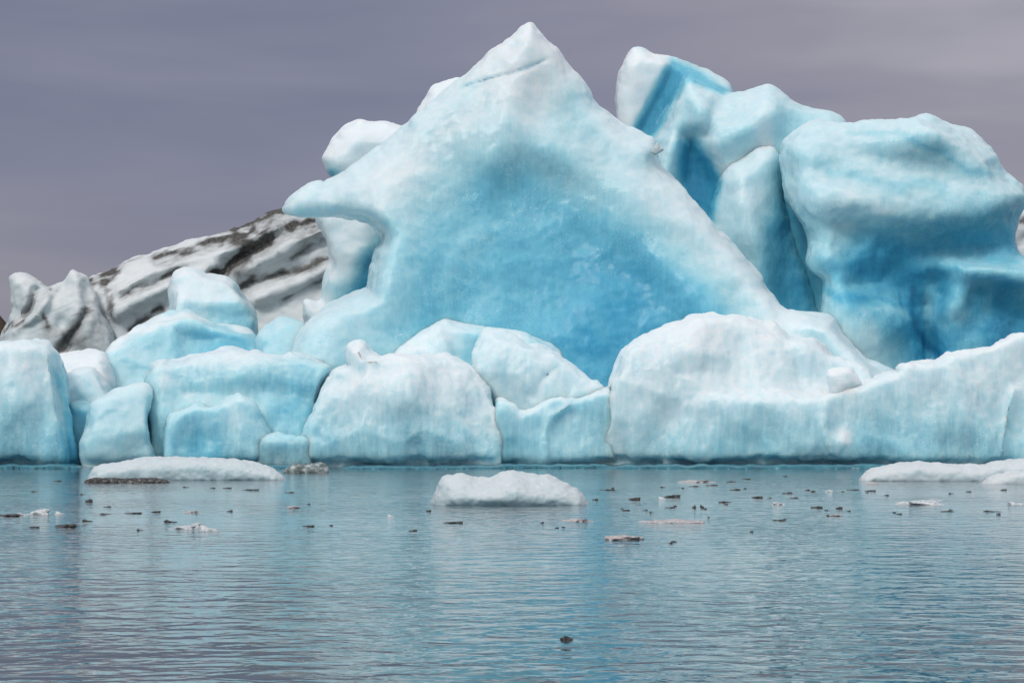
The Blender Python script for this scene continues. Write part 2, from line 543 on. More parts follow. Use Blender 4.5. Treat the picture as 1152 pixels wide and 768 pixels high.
# --- the pair behind on the right
o = berg('twisted_iceberg', 'twisted blue and white iceberg with a white slab on top, right of centre', [
    dict(part='slab', lab='flat white slab with a clean blue side', o=[(694, 150), (693, 113), (697, 82), (703, 63), (710, 54), (719, 52), (753, 62), (785, 74), (814, 85), (824, 99), (835, 125),
            (850, 300), (850, BOT), (700, BOT)], yc=122, tf=2.2, tb=3.4, r=.9, ch=1,
         rel=(('p', [(757, 64), (830, 96), (860, 140), (860, 320), (700, 320), (711, 150)], 6, -.7),
              ('p', [(777, 89), (860, 100), (860, 320), (720, 320), (735, 160)], 8, 1.0))),
    dict(o=[(722, 190), (742, 150), (757, 118), (768, 96), (777, 88), (789, 97), (806, 102), (821, 107), (835, 103), (850, 98), (863, 94),
            (874, 100), (894, 117), (913, 124), (938, 124), (950, 133), (958, 150), (975, 300), (975, BOT), (715, BOT), (715, 300)],
         yc=119, tf=3.0, tb=3.6, r=2.0, ch=2, ex=2,
         rel=(('p', [(768, 150), (782, 150), (799, 180), (812, 203), (806, 250), (770, 262), (762, 200)], 16, -1.5),
              ('g', 862, 118, 26, 22, 0, 1.0), ('g', 835, 150, 40, 16, -28, 1.0), ('g', 790, 120, 14, 30, -18, .7), ('l', [(812, 108), (800, 130), (796, 150)], 7, -.5),
              ('g', 752, 170, 10, 50, 14, .7), ('g', 900, 160, 26, 40, 0, -.6))),
    dict(part='buttress', lab='greenish white rounded buttress', o=[(790, 262), (800, 235), (806, 214), (816, 187), (838, 171), (855, 161), (872, 163), (881, 180), (886, 230), (905, 290), (925, 340),
            (935, BOT), (790, BOT)], yc=117, tf=2.6, tb=2.5, r=1.6, ch=2, k=.5, ex=2, rel=(('g', 846, 260, 16, 70, -14, .8), ('g', 890, 330, 30, 60, 0, -.8)))],
    step=2.4, wobble=4, b0=.30, noise=(('soft', .2, .25), ('fbm', .09, .6), ('cup', .16, .45), ('fbm', .02, 2.5)),
    blue=(('p', [(757, 66), (823, 99), (812, 103), (772, 92), (735, 156), (708, 150)], 6, .42),
          ('p', [(690, 150), (690, 50), (752, 60), (706, 150)], 5, -.26),
          ('p', [(768, 158), (782, 156), (799, 180), (811, 203), (800, 250), (770, 240), (764, 190)], 8, .52),
          ('g', 900, 150, 50, 40, 0, .10), ('p', [(862, 260), (884, 190), (925, 300), (935, 420), (830, 420), (860, 330)], 22, .42),
          ('g', 838, 215, 26, 45, 0, -.10), ('g', 860, 150, 12, 24, 0, -.25), ('g', 805, 170, 6, 40, -30, -.1)))
BERGS['twist'] = o

o = berg('boulder_iceberg', 'huge rounded blue iceberg shaped like a boulder, at the right side of the group', [
    dict(o=[(889, 161), (885, 168), (880, 191), (883, 217), (894, 241), (905, 267), (906, 293), (912, 306), (922, 313), (921, 330), (918, 350), (920, 420),
            (915, BOT), (1240, BOT), (1240, 320), (1190, 300), (1152, 288), (1146, 277), (1141, 248), (1147, 230), (1151, 218), (1140, 209), (1126, 191),
            (1118, 170), (1107, 163), (1076, 142), (1053, 127), (1040, 125), (1016, 134), (1000, 139), (961, 142), (925, 137), (912, 142)],
         yc=113, tf=3.4, tb=5, r=1.8, ch=2, ex=3,
         rel=(('p', [(960, 320), (1000, 285), (1060, 262), (1230, 245), (1230, 286), (1080, 300), (1060, 330), (1010, 345)], 24, -1.4),
              ('p', [(1010, 350), (1060, 325), (1230, 318), (1230, 430), (1010, 430)], 40, -1.5), ('g', 980, 228, 110, 26, 6, 1.3),
              ('g', 925, 300, 26, 40, 0, .9), ('g', 1110, 303, 70, 13, 4, 1.0), ('g', 1050, 150, 60, 16, 14, .9), ('g', 985, 175, 70, 14, 14, -.5),
              ('l', [(1040, 345), (1045, 390), (1050, 420)], 12, -1.0), ('g', 1075, 345, 12, 26, 0, .8), ('g', 960, 370, 40, 50, 0, 1.2), ('g', 1090, 400, 40, 40, 0, .8)))],
    step=2.6, b0=.30, noise=(('soft', .45, .2), ('fbm', .13, .5), ('cup', .28, .35), ('fbm', .05, 1.5), ('cup', .05, 1.1)),
    blue=(('p', [(925, 300), (980, 262), (1060, 245), (1160, 235), (1160, 420), (1030, 420), (950, 340)], 26, .34), ('v', 130, 300, .08),
          ('g', 1000, 300, 60, 26, 0, .14), ('g', 1045, 370, 30, 50, 0, .14), ('g', 1000, 348, 26, 8, 24, -.26), ('g', 940, 318, 20, 12, 0, -.12), ('g', 1046, 345, 9, 24, -14, -.36), ('l', [(922, 328), (960, 334), (1010, 346)], 7, .22), ('g', 1108, 345, 10, 22, 20, -.2), ('g', 985, 395, 26, 30, 0, -.08), ('l', [(1020, 330), (1030, 370), (1060, 400)], 6, .2), ('g', 1130, 365, 50, 36, 0, .22), ('g', 1105, 303, 80, 13, 4, -.26),
          ('g', 1075, 345, 14, 28, 10, -.34), ('g', 970, 230, 90, 14, 6, -.12), ('g', 925, 300, 20, 26, 0, -.1), ('g', 960, 380, 50, 40, 0, -.10),
          ('l', [(960, 145), (1010, 152), (1060, 172), (1120, 200)], 5, .14), ('l', [(930, 190), (990, 205), (1060, 215)], 6, .12), ('g', 1095, 395, 18, 26, 30, -.25)),
    dirt=(('l', [(1025, 160), (1055, 170)], 4, .10),))
BERGS['boulder'] = o

# --- the ash-banded berg on the left
bands = [([(176, 290), (206, 281), (253, 270), (285, 260)], 3.5, .75), ([(264, 255), (290, 246), (322, 236)], 5, .9),
         ([(243, 309), (266, 296), (284, 282), (315, 260), (345, 248), (372, 246)], 6, 1.0), ([(268, 326), (285, 316), (305, 311), (335, 305), (372, 289)], 4, .65),
         ([(330, 290), (350, 275), (370, 265)], 2, .45), ([(318, 338), (345, 322), (368, 312)], 2, .5), ([(137, 332), (150, 324), (172, 318), (200, 306)], 3.0, .6),
         ([(148, 371), (160, 362), (180, 347)], 3.5, .7), ([(116, 318), (122, 335), (125, 352)], 4, .55), ([(95, 319), (104, 313), (116, 309), (128, 304)], 3.5, .95),
         ([(128, 300), (160, 288)], 2.0, .3), ([(225, 318), (250, 303), (270, 292)], 4, .4)]
folds = [([(136, 325), (170, 306), (210, 293), (270, 276), (310, 256)], 8, .7), ([(132, 350), (160, 335), (200, 318), (240, 300)], 9, .8),
         ([(270, 306), (300, 290), (340, 268), (368, 256)], 9, .8), ([(290, 335), (330, 320), (370, 300)], 10, .7), ([(185, 283), (230, 272), (262, 262)], 5, .4)]
o = berg('ash_banded_iceberg', 'sloping white iceberg with black ash bands, rising behind the left group', [
    dict(o=[(95, 330), (95, 316), (113, 308), (128, 303), (139, 296), (160, 287), (180, 280), (215, 269), (250, 258), (263, 254), (295, 242), (318, 234),
            (340, 230), (400, 236), (470, 300), (470, BOT), (105, BOT), (105, 400)], yc=130, tf=2.6, tb=5, r=2.0, ch=1, ex=2,
         rel=tuple(('l', p, w * 1.6, -a * .55) for p, w, a in bands) + tuple(('l', p, w, a * 1.3) for p, w, a in folds) + (('v', 240, 400, 2.0),))],
    M_dirty, step=2.4, b0=.05, d0=.15, noise=(('soft', .3, .25), ('fbm', .12, (.5, .5, 1.0)), ('fbm', .05, 2.5)),
    dirt=tuple(('l', p, w * .95, a * .95) for p, w, a in bands) + (('g', 330, 330, 50, 40, 0, -.12), ('g', 350, 280, 20, 16, 0, -.08)))
berg('scalloped_iceberg', 'grey weathered iceberg with two blunt peaks at the far left', [
    dict(o=[(-4, 392), (5, 369), (15, 349), (14, 331), (10, 315), (16, 305), (27, 308), (46, 316), (56, 322), (62, 318), (72, 318), (80, 304), (88, 305),
            (97, 311), (104, 328), (116, 352), (128, 378), (140, 420), (140, BOT), (-10, BOT)], yc=126, tf=2.0, tb=3, r=1.5, ch=1, ex=2,
         rel=(('v', 300, 400, 1.6), ('l', [(40, 325), (34, 345), (28, 352)], 4, -.9), ('l', [(62, 320), (52, 340), (40, 355), (15, 372)], 5, .6), ('g', 70, 365, 8, 9, 0, -.6),
              ('l', [(96, 318), (100, 345), (85, 372), (70, 392)], 6, -.8), ('l', [(72, 320), (60, 335)], 4, -.5), ('l', [(44, 326), (58, 328)], 3, -.5), ('g', 95, 350, 14, 24, 30, .6)))],
    M_dirty, step=2.2, b0=.12, d0=.27, noise=(('soft', .2, .4), ('ridge', .07, .5), ('fbm', .05, 1.4), ('facet', .06, 1.5)),
    dirt=(('l', [(40, 325), (34, 345), (28, 352)], 3, .4), ('l', [(46, 318), (57, 326)], 2, .4), ('l', [(50, 352), (55, 368)], 3, .6), ('l', [(62, 392), (85, 372), (99, 345)], 5, .4),
          ('g', 90, 388, 16, 12, 0, .35), ('g', 105, 375, 10, 14, 0, .2), ('g', 20, 312, 10, 8, 0, -.2), ('g', 84, 310, 8, 8, 0, -.15), ('g', 25, 378, 14, 8, 0, -.15), ('l', [(5, 372), (25, 360)], 1.5, .5)))
berg('ash_banded_iceberg', 'sliver of a striped dirty iceberg cut off by the right edge of the picture', [
    dict(o=[(1134, 275), (1139, 250), (1150, 231), (1175, 222), (1215, 240), (1270, 290), (1340, 360), (1420, 440), (1440, BOT), (1128, BOT)], yc=134, tf=2.2, tb=3, r=1.4,
         rel=(('l', [(1138, 256), (1165, 240)], 4, -.5), ('l', [(1138, 275), (1165, 262)], 4, -.3)))],
    M_dirty, b0=.06, d0=.12, noise=SOFT, dirt=(('l', [(1138, 254), (1170, 240)], 3, .6), ('l', [(1138, 272), (1170, 262)], 2, .3)))

# --- the middle row on the left
berg('block_iceberg', 'square-topped white and blue ice block in front of the ash bands', [
    dict(o=[(188, 356), (193, 320), (196, 307), (211, 302), (232, 309), (256, 310), (266, 317), (272, 332), (288, 350), (291, 368), (300, BOT), (180, BOT)],
         yc=114, tf=2.2, tb=2.4, r=0.5, lean=(('n', 400, 303, 1.8),), ch=1, rel=(('c', 27, 240, 350, 50, 45, 7, .7), ('p', [(208, 350), (212, 345), (300, 350), (300, BOT), (200, BOT)], 10, -.5),))],
    b0=.16, noise=CHUNK, blue=(('v', 330, 375, .22), ('g', 262, 350, 26, 18, 0, .12)))
berg('boulder_iceberg', 'low sloping blue ice boulder with a pitted face, below the square-topped block', [
    dict(o=[(110, 470), (113, 412), (116, 394), (128, 386), (146, 373), (173, 357), (200, 350), (214, 352), (237, 362), (262, 367), (288, 372), (296, 400), (305, BOT), (105, BOT)],
         yc=109, tf=2.4, tb=2.4, r=0.5, lean=(('n', 440, 350, 2.6),), ch=1, rel=(('p', [(200, 372), (290, 378), (290, 420), (200, 420)], 10, -.6),))],
    b0=.40, noise=CHUNK, blue=(('g', 255, 392, 50, 14, 0, .25), ('l', [(116, 394), (146, 373), (200, 351), (240, 364), (288, 374)], 5, -.25), ('g', 150, 400, 26, 20, 0, -.06)))
berg('rounded_iceberg', 'small round pale blue ice lump beside the left foot of the pointed iceberg', [
    dict(o=[(284, BOT), (288, 376), (295, 367), (305, 359), (321, 354), (336, 357), (346, 364), (352, 380), (356, BOT)], yc=107.5, tf=1.6, tb=1.6, r=0.7, lean=(('n', 400, 355, 1),))],
    b0=.38, noise=SOFT)
berg('shelf_iceberg', 'flat snowy white ice shelf behind the far left block', [
    dict(o=[(40, BOT), (44, 397), (62, 393), (88, 392), (116, 393), (124, 410), (130, BOT)], yc=107, tf=1.8, tb=3, r=.5, rel=(('v', 392, 430, 1.0),))],
    M_white, b0=.16, noise=CHUNK)
berg('block_iceberg', 'small clear grey-white ice block with a sloping right side, behind the far left block', [
    dict(o=[(62, BOT), (66, 420), (72, 415), (102, 415), (111, 422), (122, 441), (128, BOT)], yc=103.5, tf=1.3, tb=1.4, r=0.3, lean=(('n', 460, 415, .8),))],
    b0=.18, noise=CHUNK, blue=(('g', 95, 444, 24, 7, 0, .2),), dirt=(('g', 95, 446, 20, 5, 0, .22),))
berg('block_iceberg', 'low teal ice lump in the narrow gap right of the far left block', [
    dict(o=[(74, BOT), (78, 456), (84, 452), (104, 453), (112, 466), (116, BOT)], yc=100.8, tf=1.0, tb=1.1, r=.5)], b0=.50, noise=SOFT)

# --- the front row
o = berg('block_iceberg', 'upright pale blue ice block at the far left of the front row', [
    dict(o=[(-60, BOT), (-60, 392), (-30, 387), (0, 386), (13, 385), (44, 386), (53, 388), (62, 395), (67, 405), (73, 417), (77, 436), (81, 458), (85, 485), (86, 520), (90, BOT)],
         yc=98.5, tf=2.4, tb=2.4, r=0.43, lean=(('n', 525, 386, 1.6),), ch=1, pw=2.4, rel=(NOTCH, ('c', 3, 10, 455, 75, 65, 7, .6), ('p', [(60, 400), (64, 460), (72, 505), (75, 560), (110, 560), (110, 400)], 5, -1.0), ('g', 20, 440, 20, 50, 0, .3)))],
    b0=0.26, noise=FRONT, blue=(('v', 430, 515, .18), ('p', [(62, 410), (66, 460), (73, 505), (75, 560), (110, 560), (110, 410)], 5, .24), ('g', 20, 400, 50, 20, 0, -.12)))
BERGS['P'] = o
berg('rounded_iceberg', 'smooth rounded pale ice lump with a pinkish grey base, right of the far left block', [
    dict(o=[(96, BOT), (94, 529), (90, 512), (88, 498), (93, 489), (100, 470), (106, 453), (119, 442), (137, 435), (155, 431), (163, 431), (170, 438), (173, 470), (174, 505), (175, BOT)],
         yc=97.6, tf=1.6, tb=1.6, r=0.50, rel=(NOTCH, ('c', 5, 135, 475, 40, 45, 6, .6),), lean=(('n', 525, 431, 1.8),), pw=2.2, ch=2)], b0=.27, noise=SOFT, dirt=(('g', 160, 520, 30, 10, 0, .08),), blue=(('v', 430, 450, .06),))
o = berg('block_iceberg', 'wide pale blue ice block with a rounded lobe on its face and grey-green feet', [
    dict(o=[(163, BOT), (165, 480), (164, 432), (168, 415), (175, 408), (184, 405), (188, 408), (209, 398), (226, 394), (271, 394), (280, 398), (324, 398), (348, 399), (364, 403),
            (375, 412), (366, 430), (355, 456), (348, 480), (352, BOT)], yc=99.5, tf=2.2, tb=2.6, r=0.43, lean=(('n', 520, 394, 1.8),), ch=1, pw=2.3,
         rel=(NOTCH, ('c', 8, 265, 440, 100, 45, 8, .6), ('p', [(210, 440), (250, 448), (295, 465), (300, 560), (340, 560), (360, 440), (300, 430)], 12, -.5), ('g', 182, 430, 9, 50, 0, .35))),
    dict(part='lobe', lab='pale streaked lobe bulging from the face', o=[(180, BOT), (186, 470), (215, 452), (242, 454), (253, 447), (256, 444), (268, 442), (281, 449), (288, 462), (293, 481), (302, 492), (305, BOT)], yc=97.6, tf=1.3, tb=1.6, r=0.36, lean=(('n', 520, 444, .8),), ch=1, ex=.6,
         rel=(NOTCH, ('g', 215, 500, 26, 30, 0, -.7), ('g', 268, 470, 16, 40, 0, .3))),
    dict(part='foot', lab='grey-green rough foot at the waterline', o=[(285, BOT), (288, 494), (300, 491), (340, 491), (352, 494), (356, BOT)], yc=97.2, tf=.9, tb=1.2, r=.4, ch=1, ex=.5)],
    step=2.2, b0=0.32, noise=FRONT, blue=(('g', 330, 455, 30, 40, 0, .16), ('g', 225, 505, 36, 30, 0, .22), ('v', 395, 430, .05), ('g', 270, 400, 90, 8, 0, -.15), ('g', 268, 468, 16, 26, 0, -.12),
          ('g', 180, 420, 8, 14, 0, -.16)), dirt=(('p', [(286, 494), (356, 494), (356, 530), (286, 530)], 4, .34),))
BERGS['R'] = o
o = berg('block_iceberg', 'broad milky white ice block with a small round knob on top, at the centre front', [
    dict(o=[(340, BOT), (342, 500), (343, 484), (353, 465), (361, 444), (368, 426), (375, 415), (386, 413), (396, 413), (393, 402), (394, 391), (402, 384), (409, 387), (416, 396), (439, 400),
            (457, 402), (486, 403), (514, 404), (531, 415), (548, 432), (556, 452), (561, 475), (565, 496), (563, 522), (563, BOT)],
         yc=97.2, tf=2.0, tb=2.6, r=0.40, lean=(('n', 520, 385, 2.0),), ch=1, pw=2.3, rel=(NOTCH, ('c', 12, 455, 460, 105, 60, 9, .6), ('g', 460, 440, 60, 30, 0, .4), ('l', [(372, 430), (400, 418), (450, 410), (520, 412)], 8, -.3), ('g', 450, 500, 60, 40, 0, -.2)))],
    step=2.2, b0=0.17, noise=FRONT, blue=(('v', 420, 520, .19), ('g', 430, 395, 60, 10, 0, -.1), ('g', 460, 490, 60, 40, 0, .05), ('g', 360, 500, 14, 40, 0, .1)))
BERGS['T'] = o
berg('rounded_iceberg', 'pale ice dome behind the milky white centre block, below the blue hollow', [
    dict(o=[(425, BOT), (430, 410), (440, 400), (462, 385), (488, 361), (499, 355), (517, 359), (530, 363), (548, 366), (567, 368), (590, 371), (606, 378), (619, 386), (633, 399), (645, BOT)],
         yc=102.6, tf=1.6, tb=1.8, r=0.5, lean=(('n', 480, 355, 1.2),), ch=1, rel=(('c', 14, 530, 400, 90, 45, 7, .7), ('p', [(492, 358), (505, 380), (510, 410), (640, 420), (640, 350)], 6, -.5),))],
    b0=.20, noise=SOFT, blue=(('g', 535, 395, 20, 26, 0, .34), ('g', 610, 380, 28, 10, 30, .22), ('g', 470, 395, 30, 16, 0, -.06)))
o = berg('block_iceberg', 'white ice block with a straight left edge and blue stepped base, right of centre', [
    dict(o=[(528, BOT), (531, 430), (532, 415), (533, 402), (538, 384), (545, 371), (551, 369), (575, 375), (593, 387), (608, 386), (634, 400), (645, 409), (666, 424), (673, 425), (685, 438), (692, BOT)],
         yc=99.8, tf=1.7, tb=2, r=0.45, lean=(('n', 500, 369, 1.5),), ch=1, rel=(('c', 17, 600, 420, 75, 50, 8, .7), ('g', 570, 400, 26, 20, 20, .4), ('l', [(600, 445), (612, 425), (625, 415), (640, 440)], 5, -.25))),
    dict(part='base_step', lab='blue stepped base', o=[(552, BOT), (556, 450), (562, 446), (573, 450), (584, 466), (606, 453), (624, 445), (655, 446), (674, 440), (690, 430), (700, BOT)], yc=98.3, tf=1.1, tb=1.6, r=0.25, lean=(('n', 520, 440, .6),), ch=1, ex=.6,
         rel=(NOTCH, ('l', [(640, 455), (618, 470), (610, 495), (612, 530)], 5, .35), ('g', 580, 500, 18, 30, 0, -.4)))],
    step=2.2, b0=0.21, noise=FRONT, blue=(('p', [(550, 450), (584, 470), (620, 450), (690, 446), (690, 560), (550, 560)], 10, .16), ('g', 575, 500, 24, 26, 0, .14)))
BERGS['V'] = o
o = berg('long_iceberg', 'long low pale ice wall with a white dome, right of the front row', [
    dict(o=[(652, BOT), (661, 519), (666, 501), (684, 471), (683, 438), (693, 415), (700, 397), (717, 379), (744, 369), (780, 355), (796, 353), (827, 356), (864, 361), (877, 370), (887, 383), (909, 381),
            (924, 385), (940, 400), (959, 408), (971, 416), (980, 430), (1000, BOT)], yc=97.9, tf=2.2, tb=3, r=0.43, lean=(('n', 510, 353, 3.0),), ch=1, pw=2.3, ex=1,
         rel=(NOTCH, ('c', 21, 820, 430, 150, 75, 9, .6), ('p', [(760, 420), (800, 440), (950, 440), (950, 330), (870, 355)], 20, -.4), ('g', 770, 400, 50, 40, 0, .4), ('g', 905, 395, 24, 16, 30, .4), ('l', [(864, 365), (890, 395), (900, 440)], 8, -.3))),
    dict(o=[(744, BOT), (747, 520), (748, 470), (754, 459), (775, 448), (796, 445), (840, 446), (894, 447), (936, 442), (959, 435), (983, 429), (990, 424), (1012, 420), (1011, 411), (1030, 408), (1054, 406),
            (1081, 396), (1111, 388), (1132, 381), (1152, 379), (1190, 384), (1235, 400), (1235, BOT)], yc=97.3, tf=1.8, tb=2.6, r=0.36, lean=(('n', 520, 380, 1.6),), ch=1, pw=2.6, k=.30, ex=1,
         rel=(NOTCH, ('c', 24, 960, 470, 210, 60, 9, .5), ('l', [(930, 445), (926, 480), (935, 510)], 7, .3), ('g', 990, 490, 30, 40, 0, -.35), ('g', 1060, 470, 30, 50, 0, .35), ('g', 1080, 505, 26, 20, 0, -.3), ('l', [(1140, 440), (1132, 480), (1128, 520)], 6, .3), ('g', 946, 496, 9, 10, 0, .3)))],
    step=2.2, b0=0.17, noise=FRONT, blue=(('v', 430, 520, .19), ('g', 1060, 470, 90, 50, 0, .07), ('g', 840, 500, 60, 30, 0, .06), ('g', 780, 370, 60, 20, 0, -.12), ('g', 1090, 395, 80, 10, -12, -.1),
          ('g', 990, 500, 40, 30, 0, .07), ('g', 948, 494, 8, 10, 0, -.3), ('g', 700, 500, 30, 30, 0, -.06)))
BERGS['X'] = o
berg('ice_chunk', 'small white ice chunk lying on the ledge of the long ice wall', [
    dict(o=[(930, 430), (929, 421), (933, 415), (943, 413), (959, 412), (966, 424), (972, 432), (960, 440), (946, 447), (937, 446)], yc=97.4, tf=.9, tb=.7, r=.45, ch=1)],
    M_white, cat='ice chunk', step=1.4, b0=.08, noise=(('fbm', .05, 1.5), ('facet', .08, 1.2)))

# wet ledges at the waterline, one under each block of the front row
def ledge(parent, u0, u1, y, z, seed):
    n = 90
    y -= 4.5
    xs = np.linspace(u0, u1, n)
    pr = np.stack([xs * .05, np.full(n, seed * 3.7), np.full(n, .5)], 1)
    fr = y + 1.4 * perlin(pr) + .5 * perlin(pr * 4)
    ht = z * (1 + .5 * perlin(pr * 1.7 + 5))
    v = []
    for k in range(n):
        e = min(1, min(k, n - 1 - k) / 6)
        x = (xs[k] - 576) / F
        f, t = fr[k] + (1 - e) * 1.0, ht[k] * (.15 + .85 * e)
        yb = y + 7.0
        for yy, zz in ((yb, -.5), (f, -.5), (f, .0), (f + .06, t * .8), (f + .2, t), (yb, t + .02)):
            v.append((x * yy, yy, zz))
    q = []
    for k in range(n - 1):
        for j in range(6):
            a, b = k * 6 + j, k * 6 + (j + 1) % 6
            q.append((a, a + 6, b + 6, b))
    q.append(tuple(range(6))); q.append(tuple(range((n - 1) * 6 + 5, (n - 1) * 6 - 1, -1)))
    o = mesh_obj('waterline_ledge', v, q, M_foot, parent)
    o['label'] = 'wet dark teal ledge of ice at the waterline'
    return o


ledge(BERGS['P'], -60, 92, 95.3, .14, 1)
ledge(BERGS['R'], 176, 356, 95.7, .10, 2)
ledge(BERGS['T'], 385, 566, 94.8, .09, 3)
ledge(BERGS['V'], 556, 690, 96.2, .14, 4)
ledge(BERGS['X'], 672, 1235, 94.7, .14, 5)

# ------------------------------------------------------------------ floes on the water
def floe_y(v):
    return CH * F / (v - HZ)


def floe(name, label, outline, wl, tf, tb, r, mat, cat='ice floe', **kw):
    y = floe_y(wl)
    b = wl + 10 * (70 / y)
    o2 = [(u, v) for u, v in outline]
    o2 += [(outline[-1][0] + 2, b), (outline[0][0] - 2, b)]
    return berg(name, label, [dict(o=o2, yc=y + tf, tf=tf, tb=tb, r=r, ch=1, rag=.03, rel=kw.pop('rel', ()))], mat, cat, **kw)


FN = (('fbm', .05, 1.6), ('facet', .06, 2.0), ('fbm', .025, 6))
floe('ice_floe', 'long flat white ice floe on the left, in front of the wide pale blue block',
     [(96, 541), (104, 526), (115, 522), (140, 518), (174, 514), (222, 514), (255, 516), (278, 518), (300, 523), (312, 530), (322, 540)], 540, 1.0, 1.6, .45, M_floe,
     step=1.6, b0=.18, d0=.07, noise=FN)
floe('ice_slab', 'thin dark ash-covered ice slab in front of the long flat white floe',
     [(93, 543), (98, 538.5), (112, 537), (140, 538), (165, 537.5), (185, 538.5), (192, 543)], 543, .5, .7, .12, M_dark, cat='ice slab', step=1.0, b0=0, noise=(('fbm', .03, 4), ('fbm', .012, 10)))
floe('ice_chunk', 'clear grey ice chunk with dark patches, off the right end of the long flat floe',
     [(318, 531), (322, 525), (333, 521), (345, 523), (356, 519), (366, 522), (371, 531)], 532, .5, .7, .25, M_grey, cat='ice chunk', step=1.2, b0=.2, noise=(('fbm', .06, 3), ('facet', .05, 4)))
floe('ice_floe', 'low white ice floe with two humps and a grainy right end, floating at centre',
     [(485, 568), (489, 552), (493, 542), (501, 535), (518, 533), (530, 536), (540, 538), (553, 537), (563, 530), (577, 528), (598, 533), (626, 538), (643, 547), (655, 556), (664, 567)], 568, .8, 1.0, .5, M_floe,
     step=1.6, b0=.16, d0=.09, noise=(('fbm', .05, 1.4), ('fbm', .02, 6), ('cup', .02, 9)), dirt=(('g', 635, 560, 26, 14, 0, .10),), rel=(('g', 560, 560, 60, 16, 0, .3),))
floe('ice_floe', 'long snowy white ice floe at the right edge, in front of the long ice wall',
     [(966, 541), (970, 534), (981, 528), (1002, 522), (1026, 519), (1064, 521), (1103, 523), (1120, 518), (1152, 516), (1200, 515), (1240, 522), (1250, 541)], 541, 1.0, 1.6, .4, M_floe,
     step=1.6, b0=.12, d0=.04, noise=FN)
floe('ice_floe', 'small white ice hump before the snowy floe, cut off by the right edge',
     [(1102, 545), (1112, 536), (1122, 532), (1137, 529), (1160, 529), (1190, 531), (1210, 545)], 544, .7, .6, .3, M_floe, step=1.6, b0=.06, d0=.03, noise=FN)


# ------------------------------------------------------------------ small drifting pieces
def chunk_mesh(name, seed, mat, flat=.5, sub=3):
    import bmesh
    bm = bmesh.new()
    bmesh.ops.create_icosphere(bm, subdivisions=sub, radius=1)
    p = np.array([v.co[:] for v in bm.verts])
    r = 1 + .75 * fbm(p * 1.1 + seed * 7.7, 4, .6) - .45 * (worley(p * 1.7 + seed * 3.1) - .5)
    p = p * r[:, None] * np.array([1, .7, flat])
    p[:, 2] = np.where(p[:, 2] < 0, p[:, 2] * .6, p[:, 2])
    for v, c in zip(bm.verts, p):
        v.co = c
    me = bpy.data.meshes.new(name)
    bm.to_mesh(me); bm.free()
    me.materials.append(mat)
    return me


def piece(name, me, u, v, w, h, label, cat, group=None, rz=0.0):
    y = floe_y(v)
    o = bpy.data.objects.new(name, me)
    C.objects.link(o)
    x = (u - 576) / F * y
    s = w * y / F / 2
    zs = max(h * y / F * .80, .016)
    top = max(vv.co.z for vv in me.vertices)
    o.scale = (s, min(s * 1.6, max(s * 1.1, .06)), zs / top)
    o.rotation_euler = (0, 0, rz)
    o.location = (x, y, -.28 * zs)
    tag(o, label, cat, group)
    return o


dark_m = [chunk_mesh('ice_crumb', k, M_dark) for k in range(4)]
clear_m = [chunk_mesh('ice_crumb', 10 + k, M_clear) for k in range(3)]
pink_m = [chunk_mesh('ice_crumb', 20 + k, M_pink, .35) for k in range(3)]

singles = [
    (42, 578, 26, 11, 'c', 'clear white ice lump among dark bits near the left edge'),
    (66, 578, 15, 6, 'c', 'smaller clear ice lump right of the clear white one near the left edge'),
    (23, 579, 14, 5, 'c', 'smaller clear ice lump left of the clear white one near the left edge'),
    (218, 592, 15, 8, 'c', 'glassy bit wedged in the middle of the glassy pair on open water'),
    (242, 597, 13, 6, 'c', 'small glassy bit at the right tip of the glassy pair'),
    (78, 592, 24, 6, 'd', 'flat dark ice piece in front of the clear lump near the left edge'),
    (204, 594, 30, 7, 'c', 'glassy grey ice piece, left half of the glassy pair on open water'),
    (231, 596, 24, 11, 'c', 'glassy white ice lump, right half of the glassy pair on open water'),
    (189, 587, 14, 5, 'd', 'dark ice lump at the left tip of the glassy pair'),
    (12, 580, 30, 4, 'd', 'low dark ice strip touching the left edge of the picture'),
    (439, 581, 12, 5, 'c', 'lone small grey ice piece left of the two-humped floe'),
    (648, 586, 26, 5, 'p', 'sandy white ice sliver just right of the two-humped floe'),
    (755, 587, 62, 6, 'p', 'long flat pinkish white ice pan right of the two-humped floe'),
    (702, 606, 40, 8, 'p', 'sandy pinkish ice piece, lower and left of the long flat pan'),
    (782, 542, 30, 4, 'p', 'pale brownish ice sliver near the foot of the long ice wall'),
    (1029, 567, 58, 10, 'c', 'large low grey clear ice piece before the snowy right floe'),
    (1142, 567, 30, 6, 'c', 'dark grey clear ice piece at the right edge below the snowy floe'),
    (874, 567, 15, 6, 'c', 'speckled clear ice lump on the open water left of the large grey piece'),
    (759, 559, 18, 5, 'd', 'oval black ice lump beside a small grey one, right of centre'),
    (744, 561, 13, 5, 'c', 'small grey ice lump beside the oval black one'),
    (637, 719, 15, 8, 'd', 'lone black ice lump on the open water nearest the viewer'),
    (981, 544, 12, 4, 'p', 'small brown ice bit at the left tip of the snowy right floe'),
    (330, 571, 14, 4, 'p', 'small white ice bit on open water between left and centre floes'),
    (215, 576, 15, 3, 'p', 'small brownish ice bit between the dark slab and the glassy pair'),
    (932, 553, 9, 4, 'c', 'tiny white ice bit left of the large low grey piece'),
    (939, 580, 16, 3, 'p', 'small reddish ice sliver, nearest bit left of the large low grey piece'),
]
for k, (u, v, w, h, t, lab) in enumerate(singles):
    ms = {'d': dark_m, 'c': clear_m, 'p': pink_m}[t]
    piece('ice_piece', ms[k % len(ms)], u, v, w, h, lab, 'ice piece', None, random.uniform(-.4, .4))

